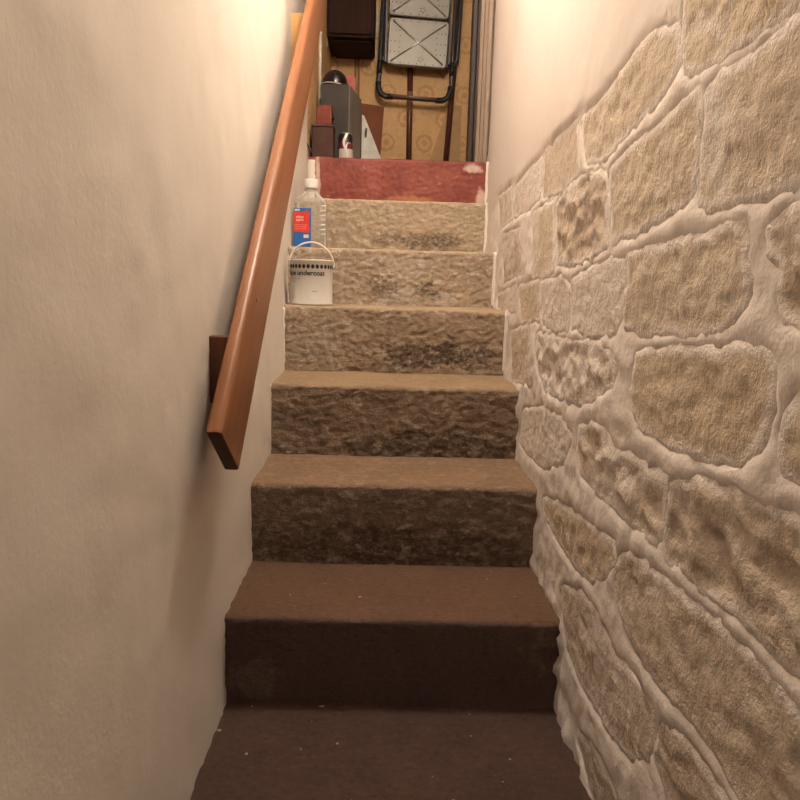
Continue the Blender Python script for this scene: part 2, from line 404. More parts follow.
DK = (.045, .032, .026); PL = (.50, .44, .37)
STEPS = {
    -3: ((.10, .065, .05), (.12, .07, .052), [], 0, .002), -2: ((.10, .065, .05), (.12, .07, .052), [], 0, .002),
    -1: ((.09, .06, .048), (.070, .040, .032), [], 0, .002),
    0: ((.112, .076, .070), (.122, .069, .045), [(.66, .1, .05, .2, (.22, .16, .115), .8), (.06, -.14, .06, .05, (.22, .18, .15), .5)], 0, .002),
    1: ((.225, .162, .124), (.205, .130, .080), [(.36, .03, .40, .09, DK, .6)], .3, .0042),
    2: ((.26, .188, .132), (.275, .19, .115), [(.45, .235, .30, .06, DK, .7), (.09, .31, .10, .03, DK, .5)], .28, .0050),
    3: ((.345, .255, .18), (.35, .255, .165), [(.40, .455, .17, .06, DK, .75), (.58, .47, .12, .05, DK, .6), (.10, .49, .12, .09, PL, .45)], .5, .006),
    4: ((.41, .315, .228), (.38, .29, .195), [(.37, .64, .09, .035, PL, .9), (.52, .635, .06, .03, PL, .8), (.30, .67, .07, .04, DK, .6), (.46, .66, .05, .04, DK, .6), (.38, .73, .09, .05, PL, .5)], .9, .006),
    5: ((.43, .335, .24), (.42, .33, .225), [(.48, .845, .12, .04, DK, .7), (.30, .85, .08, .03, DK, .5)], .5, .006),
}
stair = thing('staircase', 'steep flight of worn stone steps with a red painted top riser', 'staircase', (0, 0, 0))
def step_mesh(k, amp, x0=-.05, x1=.755, smooth_paint=False):
    zt, zb = ZT[k], ZT.get(k - 1, -.8) - .03; y0 = ny(k); y1 = ny(k + 1) + .03
    prof = []                                   # (y, z, ny, nz, seg)
    nr, nt = 42, 20; rad = .010
    for i in range(nr): prof.append((y0, zb + (zt - rad - zb) * i / nr, -1, 0, 0))
    for i in range(5):
        a = math.pi / 2 * i / 4; prof.append((y0 + rad - rad * math.cos(a), zt - rad + rad * math.sin(a), -math.cos(a), math.sin(a), 0 if i < 3 else 1))
    for i in range(1, nt + 1): prof.append((y0 + rad + (y1 - y0 - rad) * i / nt, zt, 0, 1, 1))
    nx = 150; v = []; f = []; mi = []; P = len(prof)
    for j in range(nx + 1):
        x = x0 + (x1 - x0) * j / nx
        for (y, z, a, c, sg) in prof:
            s = k * 5.3
            d = -a * amp * (.45 * fbm(x * 13, s, z * 17, 4) + .75 * fbm(x * 55, s, z * 75, 4)) * 1.0
            up = .0022 * fbm(x * 5, y * 5, s, 3)
            edge = math.exp(-((z - zt) ** 2 + (y - y0) ** 2) / .0003)
            chip = edge * (.004 * fbm(x * 9, s, 0, 4) + .0035 * noise.noise(Vector((x * 34, s, 1))))
            v.append((x, y - d + abs(chip) * .5, z + c * up - abs(chip)))
    for j in range(nx):
        for i in range(P - 1):
            f.append((j * P + i, (j + 1) * P + i, (j + 1) * P + i + 1, j * P + i + 1)); mi.append(prof[i + 1][4])
    n0 = len(v)
    for x in (x0, x1): v.append((x, y1, zb))
    f.append(tuple(j * P for j in range(nx, -1, -1)) + (n0, n0 + 1)); mi.append(0)
    f.append(tuple(j * P + P - 1 for j in range(nx + 1)) + (n0 + 1, n0)); mi.append(0)
    f.append(tuple(range(P)) + (n0,)); mi.append(0)
    f.append(tuple(range(nx * P, nx * P + P))[::-1] + (n0 + 1,)); mi.append(0)
    me = pydata('step', v, f)
    for p, q in zip(me.polygons, mi): p.material_index = q; p.use_smooth = p.area < .01
    return me
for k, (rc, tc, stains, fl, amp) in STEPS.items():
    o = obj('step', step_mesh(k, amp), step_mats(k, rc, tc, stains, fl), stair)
# painted top riser
t = NT('weathered_red_paint'); w = t.coord(); n1 = t.noise(w, 9, 5, .6); n2 = t.noise(w, 26, 6, .72, .3); n3 = t.noise(w, 90, 3)
c = t.ramp(n1, [(.3, (.17, .034, .026)), (.5, (.225, .050, .036)), (.72, (.29, .085, .06))])
c = t.mix(t.math('MULTIPLY', t.mask(n2, .60, .68), .55), c, (.48, .27, .22))
c = t.mix(t.math('MULTIPLY', t.mask(n2, .40, .33), .8), c, (.11, .02, .018))
c = t.mix(t.math('MULTIPLY', t.blob(w, (.40, ny(6), 1.03), (.11, .3, .03), .35, 20), .8), c, (.42, .17, .075))
for cx, cz, rx, rz in ((.705, 1.04, .02, .06), (.67, 1.17, .04, .02), (.012, 1.1, .012, .12)):
    c = t.mix(t.math('MULTIPLY', t.blob(w, (cx, ny(6), cz), (rx, .3, rz), .5, 28), .85), c, (.62, .46, .40))
M_RED = t.fin(c, .55, t.bump(n2, .4, .004), .35)
o = obj('top_riser', step_mesh(6, .003), [M_RED, M_RED], stair); o['label'] = 'weathered dark red painted top riser'
# plaster packed into the corners beside the red riser and beside the upper steps
def fillet(x, y, z0, z1, w, d, s):
    b = bmesh.new(); n = 18; prev = None
    for i in range(n + 1):
        z = z0 + (z1 - z0) * i / n; q = 1 + .25 * fbm(s, z * 40, 0, 3)
        ring = [b.verts.new(p) for p in ((x - w * q, y + .04, z), (x - w * q * .8, y - d * .5 * q, z), (x, y - d * q, z), (x + w * q * .8, y - d * .5 * q, z), (x + w * q, y + .04, z))]
        if prev:
            for a in range(4): b.faces.new((prev[a], prev[a + 1], ring[a + 1], ring[a]))
            b.faces.new((prev[4], prev[0], ring[0], ring[4]))
        else: b.faces.new(ring)
        prev = ring
    b.faces.new(prev[::-1]); bmesh.ops.recalc_face_normals(b, faces=b.faces[:]); return b
for x, k, z0, z1, w, d, s, par in ((-.016, 6, .99, 1.185, .020, .010, 1, wall_left), (.733, 6, .99, 1.2, .012, .010, 2, wall_right), (.699, 5, .80, 1.0, .010, .010, 3, wall_right),
                                (.697, 4, .61, .80, .010, .010, 4, wall_right), (.699, 3, .41, .6, .008, .008, 5, wall_right), (-.012, 3, .40, .6, .014, .008, 6, wall_left), (-.005, 2, .21, .40, .010, .006, 7, wall_left)):
    obj('corner_fillet', fillet(x, ny(k), z0, z1, w, d, s), M_LEFT if par is wall_left else M_RIGHT, par, True)

# ---------------------------------------------------------------- rest of the shell
M_FLOOR = plain('dark_floor', (.13, .085, .06), .8, bump=.004)
struct('floor_lower', box(-.16, .86, -2.4, -.58, -.95, -.8), M_FLOOR, 'dark basement floor at the foot of the stairs')
M_LFLOOR = wood('landing_boards', (.12, .06, .035), (.20, .11, .06), 0, .6)
struct('floor_landing', box(-.2, 1.2, 1.765, 3.05, 1.08, 1.198), M_LFLOOR, 'brown boarded landing floor')
struct('wall_rear', box(-.16, .86, -2.5, -2.4, -.95, 3.45), plain('dingy_basement_plaster', (.22, .18, .145), .9), 'dingy wall at the foot of the stairs')
b = bmesh.new()
q = [(-2.5, 2.25), (-.9, 2.25), (1.8, 3.3), (3.05, 3.3), (3.05, 3.45), (-2.5, 3.45)]
A = [b.verts.new((-.2, y, z)) for y, z in q]; B = [b.verts.new((1.2, y, z)) for y, z in q]
b.faces.new(A); b.faces.new(B[::-1])
for i in range(6): b.faces.new((A[i], B[i], B[(i + 1) % 6], A[(i + 1) % 6]))
bmesh.ops.recalc_face_normals(b, faces=b.faces[:])
struct('ceiling', b, M_CEIL, 'sloping plaster ceiling over the stairs')

def wallpaper():
    t = NT('ochre_damask_wallpaper'); tc = t.n('ShaderNodeTexCoord'); sp = t.n('ShaderNodeSeparateXYZ'); t.l(tc.outputs['Object'], sp.inputs[0])
    a = t.math('ADD', sp.outputs['X'], sp.outputs['Y']); z = sp.outputs['Z']
    def cell(u, w, off):
        # centred repeat coordinate
        return t.math('MULTIPLY', t.math('SUBTRACT', t.math('FRACT', t.math('ADD', t.math('DIVIDE', u, w), off)), .5), w)
    nz = t.noise(tc.outputs['Object'], 60, 3, .6)
    dd = t.math('MULTIPLY', t.math('SUBTRACT', nz, .5), .045)
    def rosette(o1, o2, r):
        cu = cell(a, .22, o1); cz = cell(z, .27, o2)
        d = t.math('ADD', t.math('SQRT', t.math('ADD', t.math('MULTIPLY', cu, cu), t.math('MULTIPLY', cz, cz))), dd)
        ring = t.math('SINE', t.math('MULTIPLY', d, 6.283 / .034))
        return t.math('MULTIPLY', t.mask(ring, -.1, .5), t.mask(d, r, r - .012))
    m1 = rosette(0., 0., .075); m2 = rosette(.5, .5, .062)
    cu = cell(a, .11, .25); leaf = t.math('MULTIPLY', t.math('SUBTRACT', t.noise(tc.outputs['Object'], 42, 2, .5, 1.2), .5), 5.)
    m3 = t.math('MULTIPLY', t.mask(t.math('ADD', leaf, t.math('MULTIPLY', dd, 60)), .3, .8), .55)
    m = t.math('MINIMUM', t.math('ADD', t.math('MAXIMUM', m1, m2), m3), 1.)
    n = t.noise(tc.outputs['Object'], 5, 4)
    base = t.ramp(n, [(.3, (.62, .39, .185)), (.7, (.70, .46, .24))])
    c = t.mix(t.math('MULTIPLY', m, .5), base, (.40, .21, .085))
    return t.fin(c, .75, None, .25)
M_WP = wallpaper()
struct('wall_back', box(-.2, 1.2, 2.9, 3.05, 1.0, 3.45), M_WP, 'ochre damask papered wall at the back of the landing')
struct('wall_landing_left', box(-.2, -.034, 1.732, 2.9, 1.0, 3.45), M_WP, 'ochre papered wall on the left of the landing')
struct('wall_landing_right', box(1.05, 1.2, 1.76, 2.9, 1.0, 3.45), M_WP, 'ochre papered wall on the right of the landing')
struct('wall_landing_return', box(.862, 1.2, 1.60, 1.76, 1.0, 3.45), M_LEFT, 'plaster return behind the door frame')

# door frame on the right of the stair head
M_TRIM = wood('pinkish_brown_trim', (.235, .165, .12), (.32, .235, .175), 2, .6)
M_DARKW = wood('dark_brown_wood', (.018, .010, .007), (.05, .028, .018), 2, .55)
door = thing('trim_1', 'moulded brown door frame upright beside the stair head', 'door frame'); door['kind'] = 'structure'; del door['category']
b = prism_z([(.680, 1.800), (.680, 1.772), (.692, 1.766), (.696, 1.774), (.708, 1.774), (.712, 1.764), (.726, 1.760), (.736, 1.768), (.90, 1.768), (.90, 1.82), (.68, 1.82)], 1.2, 3.3)
obj('architrave', b, M_TRIM, door)
b = bmesh.new(); box(.653, .672, 1.83, 1.90, 1.2, 3.3, .003, 2, b); box(.672, .68, 1.80, 1.85, 1.2, 3.3, .001, 1, b)
obj('door_stop', b, M_DARKW, door)
b = bmesh.new(); box(.727, .739, 1.752, 1.762, 1.2, 1.245, .002, 1, b); box(.731, .7375, 1.746, 1.756, 1.2, 1.25, .002, 1, b)
obj('hinge_stub', b, plain('dull_dark_metal', (.08, .07, .065), .5, .5, .6), door)

# ---------------------------------------------------------------- lamp over the stairs (above the picture)
lamp = thing('pendant_lamp', 'bare warm bulb hanging from the sloping ceiling over the stairs', 'lamp', (LAMP[0], LAMP[1], 0))
t = NT('glowing_bulb'); e = t.n('ShaderNodeEmission'); e.inputs[0].default_value = (*LAMP_COLOUR, 1); e.inputs[1].default_value = LAMP_STRENGTH
t.l(e.outputs[0], t.out.inputs[0])
z = LAMP[2]; r = LAMP_RADIUS
obj('bulb', lathe([(0, z - r)] + [(r * math.sin(a), z - r * math.cos(a)) for a in [math.pi * i / 12 for i in range(1, 11)]] + [(.018, z + r * 1.05), (.018, z + r * 1.3), (0, z + r * 1.3)], 24), t.m, lamp, True)
M_BLK = plain('black_plastic', (.02, .018, .017), .45)
zc = 2.25 + (LAMP[1] + .9) * 1.05 / 2.7
obj('lamp_holder', lathe([(0, z + r * 1.25), (.021, z + r * 1.25), (.021, z + r * 2.4), (.010, z + r * 2.8), (0, z + r * 2.8)], 20), M_BLK, lamp, True)
obj('cord', tube([(0, 0, z + r * 2.7), (0, 0, zc - .01)], .004, 8), M_BLK, lamp)
obj('ceiling_rose', lathe([(0, zc - .045), (.045, zc - .04), (.05, zc - .02), (.05, zc + .02), (0, zc + .02)], 24), plain('lamp_white', (.75, .7, .62), .4), lamp, True)

# ---------------------------------------------------------------- handrail
M_RAIL = wood('varnished_orange_wood', (.20, .074, .032), (.345, .142, .060), 1, .38, .8, .5)
M_RAILD = wood('dark_red_wood', (.095, .028, .014), (.16, .05, .024), 2, .35)
M_RAILL = wood('light_pine', (.48, .24, .07), (.62, .36, .13), 2, .45)
hr = thing('handrail', 'varnished orange-brown wooden plank handrail along the cream wall', 'handrail', (0, 0, 0))
ang = math.atan(.845)
RX0, RX1, RH = .036, .062, .160
top0 = Vector((RX0, -.262, .447))                 # lower end, upper wall-side corner
ln = 2.75
b = bmesh.new()
sec = []
def arc(cx, cz, rr, a0, a1, n=5): return [(cx + rr * math.cos(math.radians(a0 + (a1 - a0) * i / n)), cz + rr * math.sin(math.radians(a0 + (a1 - a0) * i / n))) for i in range(n + 1)]
wd = RX1 - RX0
sec = arc(wd - .010, -.010, .010, 0, 90) + arc(.006, -.006, .006, 90, 180) + arc(.004, -RH + .004, .004, 180, 270, 3) + arc(wd - .006, -RH + .006, .006, 270, 360, 3)
rings = []
for yy, sc in ((0, .93), (.004, 1.0), (.5, 1), (1.2, 1), (2, 1), (ln, 1)):
    rings.append([b.verts.new((wd / 2 + (x - wd / 2) * sc, yy + (-zz / RH * .035 if yy < .1 else 0), -RH / 2 + (zz + RH / 2) * (1 - (1 - sc) * .3))) for x, zz in sec])
for A, B in zip(rings, rings[1:]):
    for i in range(len(sec)): b.faces.new((A[i], A[(i + 1) % len(sec)], B[(i + 1) % len(sec)], B[i]))
b.faces.new(rings[0]); b.faces.new(rings[-1][::-1]); bmesh.ops.recalc_face_normals(b, faces=b.faces[:])
rail = obj('rail', b, [M_RAIL, wood('dark_end_grain', (.055, .022, .012), (.10, .042, .022), 0, .6)], hr, True)
for p in rail.data.polygons:
    if len(p.vertices) > 6 and p.center.y < .2: p.material_index = 1
rail.location = top0; rail.rotation_euler = (ang, 0, 0)
rail.data.set_sharp_from_angle(angle=math.radians(35))
def on_rail(s, d):
    return top0 + Vector((0, math.cos(ang), math.sin(ang))) * s + Vector((0, math.sin(ang), -math.cos(ang))) * d
for s in (.36, 1.55):
    p = on_rail(s, .045); q = obj('screw', tube([(RX1 - .004, p.y, p.z), (RX1 + .0008, p.y, p.z)], .0032, 10), M_BLK, rail)
    q.parent = hr
obj('bracket', box(-.004, RX0 + .002, -.085, -.045, .46, .583, .003, 2), M_RAILD, hr)
obj('bracket', box(-.036, RX0 + .002, 1.20, 1.235, 1.40, 1.575, .003, 2), M_RAILL, hr)

# ---------------------------------------------------------------- text as thin raised print
def text_verts(s, size):
    cu = bpy.data.curves.new('txt', 'FONT'); cu.body = s; cu.size = size; cu.resolution_u = 3; cu.offset = size * .022
    o = bpy.data.objects.new('txt', cu); COL.objects.link(o); bpy.context.view_layer.update()
    me = bpy.data.meshes.new_from_object(o.evaluated_get(bpy.context.evaluated_depsgraph_get()))
    v = [x.co.copy() for x in me.vertices]; f = [tuple(p.vertices) for p in me.polygons]
    bpy.data.objects.remove(o); bpy.data.curves.remove(cu); bpy.data.meshes.remove(me); return v, f
# ---------------------------------------------------------------- paint tin
M_TIN = plain('off_white_tin', (.60, .57, .52), .42, .4, 0, .04, 6)
M_TINM = plain('tin_metal', (.55, .52, .47), .35, .5, .8)
M_PRINT = plain('black_print', (.022, .020, .020), .5)
M_GREYP = plain('grey_print', (.30, .28, .26), .6)
TC = (.069, .982, ZT[3] + .0015); TR = .0705; TH = .143
tin = thing('paint_tin', 'white paint tin with a band of black dots and the word undercoat', 'paint tin', TC)
tin.rotation_euler = (0, 0, 0)
obj('body', lathe([(0, 0), (TR - .002, 0), (TR, .002), (TR, .004), (TR - .0015, .006), (TR - .0015, TH - .006), (TR, TH - .004), (TR + .0006, TH), (TR - .003, TH + .001), (TR - .004, TH - .004), (0, TH - .004)], 64), M_TIN, tin, True)
obj('lid', lathe([(0, TH - .003), (TR - .014, TH - .003), (TR - .012, TH + .0005), (TR - .006, TH + .001), (TR - .005, TH - .003), (0, TH - .0045)], 48), M_TINM, tin, True)
def wrap(v, f, u0, z0, name, mat, par, rr):
    """lay flat letters round the tin; u measured along the surface from the side that faces the stair foot"""
    w = []
    for p in v:
        a = -math.pi / 2 + (u0 + p.x) / rr; w.append((rr * math.cos(a), rr * math.sin(a), z0 + p.y))
    return obj(name, pydata(name, w, f), mat, par)
RR = TR - .0009
def strips(x0, x1, h, n=24):
    v = []; f = []
    for i in range(n + 1):
        x = x0 + (x1 - x0) * i / n; v += [Vector((x, 0, 0)), Vector((x, h, 0))]
    for i in range(n): f.append((2 * i, 2 * i + 2, 2 * i + 3, 2 * i + 1))
    return v, f
dv = []; df = []
for k in range(30):
    u = (k + .5 - 15) * 2 * math.pi * RR / 30; n = len(dv)
    for i in range(14): dv.append(Vector((u + .0056 * math.cos(i * math.pi / 7), .0068 * math.sin(i * math.pi / 7), 0)))
    df.append(tuple(range(n, n + 14)))
wrap(dv, df, .004, TH - .021, 'dot_band', M_PRINT, tin, RR + .0002)
v, f = text_verts('value undercoat', .0225); x1 = max(p.x for p in v)
wrap(v, f, .052 - x1, TH - .049, 'lettering', M_PRINT, tin, RR + .0002)
for (u0, u1, z, h) in ((-.075, -.030, TH - .062, .002), (-.075, -.048, TH - .070, .002), (.010, .026, TH - .100, .0022), (-.072, -.058, .020, .002)):
    v, f = strips(u0, u1, h); wrap(v, f, 0, z, 'small_print', M_GREYP, tin, RR + .0002)
rv = []; rf = []
for i in range(48):
    a = i * math.pi / 24
    for q in (.0305, .0311): rv.append(Vector((.018 + q * math.cos(a), q * math.sin(a), 0)))
for i in range(48): j = (i + 1) % 48; rf.append((2 * i, 2 * i + 1, 2 * j + 1, 2 * j))
wrap(rv, rf, 0, TH - .098, 'faint_ring', plain('faint_print', (.52, .49, .45), .6), tin, RR + .0002)
hp = []
for i in range(25):
    a = math.pi * i / 24; hp.append((-(TR + .003) * math.cos(a) , -.012 * math.sin(a) - .006, TH - .022 + .078 * math.sin(a)))
obj('handle', tube(hp, .0032, 8), plain('white_plastic', (.72, .68, .62), .4), tin, True)
for s in (-1, 1):
    obj('handle_lug', tube([(s * (TR - .003), -.006, TH - .022), (s * (TR + .0045), -.006, TH - .022)], .006, 12), M_TINM, tin, True)

# ---------------------------------------------------------------- plastic bottle
t = NT('clear_plastic'); tr = t.n('ShaderNodeBsdfTransparent'); tr.inputs[0].default_value = (.93, .92, .90, 1)
t.fin((.75, .74, .70), .12, None, .6)
mx = t.n('ShaderNodeMixShader'); lw = t.n('ShaderNodeLayerWeight'); lw.inputs[0].default_value = .35
t.l(t.math('ADD', t.math('MULTIPLY', lw.outputs['Facing'], .6), .17), mx.inputs[0]); t.l(tr.outputs[0], mx.inputs[1]); t.l(t.p.outputs[0], mx.inputs[2]); t.l(mx.outputs[0], t.out.inputs[0])
M_CLEAR = t.m
M_RIB = plain('rib_highlight_plastic', (.66, .62, .56), .15, .6)  # whitish colour stands in for the highlights on the clear ribs
bt = thing('plastic_bottle', 'clear ribbed plastic bottle with white cap and blue and red label', 'bottle', (.034, 1.265, ZT[4] + .0025))
def rrect(hx, hy, rr, n=6):
    o = []
    for cx, cy, a0 in ((hx - rr, hy - rr, 0), (-hx + rr, hy - rr, 90), (-hx + rr, -hy + rr, 180), (hx - rr, -hy + rr, 270)):
        for i in range(n + 1):
            a = math.radians(a0 + 90 * i / n); o.append((cx + rr * math.cos(a), cy + rr * math.sin(a)))
    return o
BW, BD = .057, .042
lv = [(0, .90, .9), (.004, .98, .98), (.01, 1, 1)]
z = .016
while z < .142:
    lv += [(z, 1, 1), (z + .004, .985, .985), (z + .009, .985, .985), (z + .012, 1, 1)]; z += .015
lv += [(.150, 1, 1), (.158, .97, .97), (.172, .82, .84), (.188, .58, .66), (.198, .40, .5), (.203, .34, .46), (.216, .33, .45)]
b = bmesh.new(); rings = []
for z, sx, sy in lv:
    rr = .018 if z < .16 else .018 * (1 - (z - .16) / .056) + BW * sx * .98 * (z - .16) / .056
    rings.append([b.verts.new((x, y, z)) for x, y in rrect(BW * sx, BD * sy if z < .2 else BW * sx, min(rr, BW * sx * .98, (BD * sy if z < .2 else BW * sx) * .98))])
for A, B in zip(rings, rings[1:]):
    for i in range(len(A)): b.faces.new((A[i], A[(i + 1) % len(A)], B[(i + 1) % len(A)], B[i]))
b.faces.new(rings[0][::-1]); b.faces.new(rings[-1]); bmesh.ops.recalc_face_normals(b, faces=b.faces[:])
obj('body', b, M_CLEAR, bt, True)
pr = [(0, .205), (.0235, .205), (.0245, .207)]
obj('cap', lathe([(0, .208), (.0255, .208), (.0262, .211), (.0262, .236), (.0245, .240), (0, .240)], 40), plain('white_cap', (.78, .72, .68), .4), bt, True)
obj('neck_ring', lathe([(.021, .200), (.0235, .201), (.0235, .206), (.021, .207)], 32), M_CLEAR, bt, True)
lab = obj('label', box(-BW + .0015, .006, -BD - .0012, -BD - .0002, .002, .136, 0), plain('blue_label', (.02, .13, .42), .4, .4), bt)
lab['label'] = 'blue and red label'
y = -BD - .0014
obj('red_panel', prism_y([(-BW + .002, .054), (-.004, .050), (.0005, .062), (-.001, .104), (.001, .118), (-.004, .127), (-.022, .125), (-.026, .122), (-BW + .002, .122)], y - .0006, y), plain('red_label', (.66, .045, .03), .4, .4), lab)
M_LW = plain('label_white', (.75, .66, .62), .5)
def flat_text(s, size, x, z, yy, name, mat, par):
    v, f = text_verts(s, size); return obj(name, pydata(name, [(x + p.x, yy, z + p.y) for p in v], f), mat, par)
flat_text('white', .0125, -.0485, .101, y - .0008, 'lettering', M_LW, lab)
flat_text('spirit', .0125, -.0465, .091, y - .0008, 'lettering', M_LW, lab)
for z0, x1 in ((.076, -.006), (.069, -.010), (.062, -.012)):
    obj('small_print', box(-.052, x1, y - .0009, y - .0007, z0, z0 + .002), plain('faded_print', (.75, .28, .24), .5), lab)
obj('white_patch', box(-.020, -.002, y - .0006, y, .032, .044), M_LW, lab)
obj('white_patch', box(-.052, -.034, y - .0006, y, .1265, .1315), M_LW, lab)

for i in range(7):                                   # moulded grip ribs on the right-hand corner
    z = .046 + i * .0165
    obj('grip_rib', tube([(BW - .022, -BD - .0005, z - .002), (BW - .012, -BD + .001, z), (BW - .003, -BD + .010, z + .002), (BW + .0005, -BD + .022, z + .004)], [.001, .0026, .0026, .001], 8), M_RIB, bt, True)
# ---------------------------------------------------------------- things on the landing floor
ZF = 1.198
M_BRBOX = plain('brown_wood_box', (.060, .024, .016), .55, .3, 0, .2, 25)
M_REDB = plain('red_brown_block', (.165, .034, .018), .6, .3, 0, .35, 40, .004)
bx = thing('brown_box', 'small dark brown wooden box at the left end of the landing edge', 'box')
obj('body', box(-.020, .070, 1.785, 1.90, ZF, ZF + .132, .003), M_BRBOX, bx)
obj('lid', box(-.022, .072, 1.783, 1.902, ZF + .133, ZF + .142, .002), M_BRBOX, bx)
rb = thing('red_block', 'reddish-brown wooden block standing on the small brown box', 'block')
obj('block', box(-.004, .062, 1.80, 1.88, ZF + .1425, ZF + .226, .005), M_REDB, rb)
obj('knob', tube([(.060, 1.83, ZF + .18), (.071, 1.83, ZF + .18)], [.010, .012], 12), M_BLK, rb)

# drink can
cn = thing('drink_can', 'dark and white drink can standing on the landing edge', 'can', (.121, 1.835, ZF))
CR = .032
t = NT('can_print'); tc = t.n('ShaderNodeTexCoord'); sp = t.n('ShaderNodeSeparateXYZ'); t.l(tc.outputs['Object'], sp.inputs[0])
zz = sp.outputs['Z']; xx = sp.outputs['X']
c = t.mix(t.math('GREATER_THAN', zz, .050), (.58, .54, .50), (.13, .02, .025))
c = t.mix(t.math('GREATER_THAN', zz, .078), c, (.018, .012, .014))
# sweeping white ribbon of the print
curve = t.math('ADD', t.math('MULTIPLY', t.math('SINE', t.math('MULTIPLY', zz, 62)), .008), .002)
c = t.mix(t.math('LESS_THAN', t.math('ABSOLUTE', t.math('SUBTRACT', xx, curve)), .0055), c, (.66, .62, .58))
M_CAN = t.fin(c, .3, None, .5)
obj('body', lathe([(0, .004), (.022, .0), (.026, .003), (CR, .010), (CR, .098), (.0265, .112), (.0265, .1145), (.0245, .1145), (.0235, .110), (0, .110)], 40), M_CAN, cn, True)
obj('rim', lathe([(.0245, .1135), (.0275, .1135), (.0275, .1165), (.0245, .1165), (.0245, .1135)], 40), M_TINM, cn, True)
obj('pull_tab', box(-.006, .006, -.012, .010, .1105, .112, .0005, 1), M_TINM, cn)
can_l = [(.008 + .011 * math.cos(a), .054 + .022 * math.sin(a)) for a in [math.radians(60 + 10 * i) for i in range(25)]]
v = []; f = []
for i, (u, z) in enumerate(can_l):
    for q in (-.0028, .0028):
        a = -math.pi / 2 + (u + q + .008) / CR; v.append(((CR + .0003) * math.cos(a), (CR + .0003) * math.sin(a), z))
for i in range(len(can_l) - 1): f.append((2 * i, 2 * i + 1, 2 * i + 3, 2 * i + 2))
obj('swirl', pydata('swirl', v, f), M_LW, cn)

# grey carton with a folded side, black dome on it
M_GREY = plain('charcoal_grey_card', (.058, .050, .044), .6, .2, 0, .15, 14)
M_GREY2 = plain('grey_card_lit_side', (.20, .18, .155), .5, .4, 0, .12, 14)  # side of the same carton, its brighter lighting put into the colour
gx = thing('grey_carton', 'tall charcoal grey carton standing behind the drink can', 'carton')
obj('body', prism_z([(-.012, 2.06), (.118, 2.05), (.160, 2.30), (.0, 2.34)], ZF, 1.572, .002), M_GREY, gx)
obj('side_flap', prism_z([(.1195, 2.048), (.1225, 2.048), (.1665, 2.300), (.1635, 2.302)], ZF, 1.569), M_GREY2, gx)
obj('top_flap', prism_z([(-.008, 2.063), (.114, 2.053), (.114, 2.09), (-.006, 2.10)], 1.573, 1.576), M_GREY, gx)
dm = thing('black_dome', 'glossy black dome with a white rim resting on the grey carton', 'dome', (.046, 2.155, 1.5725))
prf = [(0, 0), (.056, 0), (.060, .004), (.0605, .022)] + [(.0605 * math.cos(a), .026 + .062 * math.sin(a)) for a in [math.pi / 2 * i / 10 for i in range(1, 10)]] + [(0, .088)]
obj('shell', lathe(prf, 40), plain('glossy_black', (.012, .010, .010), .22, .5), dm, True)
o = obj('rim', tube([(.0615 * math.cos(2 * math.pi * i / 40), .0615 * math.sin(2 * math.pi * i / 40), .018 - .006 * math.cos(2 * math.pi * i / 40)) for i in range(40)], .0022, 6, closed=True), M_LW, dm, True)
rt_ = thing('red_scraper', 'small red plastic piece poking up behind the black dome', 'plastic piece')
obj('blade', prism_y([(.062, ZF), (.126, ZF), (.126, 1.700), (.118, 1.714), (.098, 1.712), (.078, 1.690)], 2.40, 2.412, .002), plain('red_plastic', (.42, .05, .04), .4), rt_)
obj('edge_strip', box(.126, .131, 2.399, 2.413, 1.45, 1.70, .001, 1), plain('tan_strip', (.55, .38, .25), .6), rt_)

# leaning boards
def leaning(name, label, cat, poly, y0, lean, th, mat):
    """board with an x,z outline, foot at y0 on the floor, top tipped back"""
    b = prism_y([(x, z - ZF) for x, z in poly], -th / 2, th / 2)
    o = obj(name, b, mat); o.location = (0, y0, ZF); o.rotation_euler = (-lean, 0, 0); return tag(o, label, cat)
leaning('brown_cardboard', 'plain reddish-brown sheet of cardboard leaning behind the white board', 'cardboard', [(.150, ZF + .002), (.254, ZF + .002), (.276, 1.612), (.152, 1.626)], 2.56, .10, .005, plain('brown_card', (.18, .065, .034), .8, .2, 0, .15, 12))
wb = leaning('white_board', 'white offcut board with a slanted edge and a dark mark', 'board', [(.166, ZF + .002), (.318, ZF + .002), (.262, 1.328), (.178, 1.522), (.166, 1.530)], 2.42, .06, .012, plain('white_board_face', (.60, .58, .54), .55))
obj('mark', prism_y([(.182, .215), (.192, .222), (.194, .262), (.186, .268), (.180, .245)], -.0072, -.0058), plain('mark_dark', (.07, .06, .055), .7), wb)
leaning('papered_offcut', 'tan offcut board with a slanting edge leaning on the back wall', 'board', [(.478, ZF + .002), (.72, ZF + .002), (.72, 1.70), (.646, 1.70), (.548, 1.402)], 2.8977, .0, .003, plain('tan_board', (.47, .31, .155), .8, .2, 0, .1, 18))
tag(obj('cable_duct', prism_z([(-.034, 2.19), (-.028, 2.185), (-.022, 2.19), (-.022, 2.20), (-.034, 2.20)], 1.36, 1.84), plain('duct_white', (.68, .62, .55), .5)), 'thin white cable duct upright on the papered left wall', 'cable duct')
for x, lb in ((.106, 'left one of two thin brown pipes on the papered back wall'), (.124, 'right one of two thin brown pipes on the papered back wall')):
    tag(obj('thin_pipe', tube([(x - .004, 2.894, 2.2), (x, 2.894, 1.75), (x + .004, 2.894, ZF)], .0055, 8), plain('brown_pipe', (.30, .14, .06), .5), None, True), lb, 'pipe', 'thin brown pipes')
tag(obj('wall_nail', tube([(-.034, 1.722, 1.252), (-.012, 1.712, 1.212)], [.003, .005], 8), M_BLK), 'short black nail sticking out beside the red riser', 'nail')

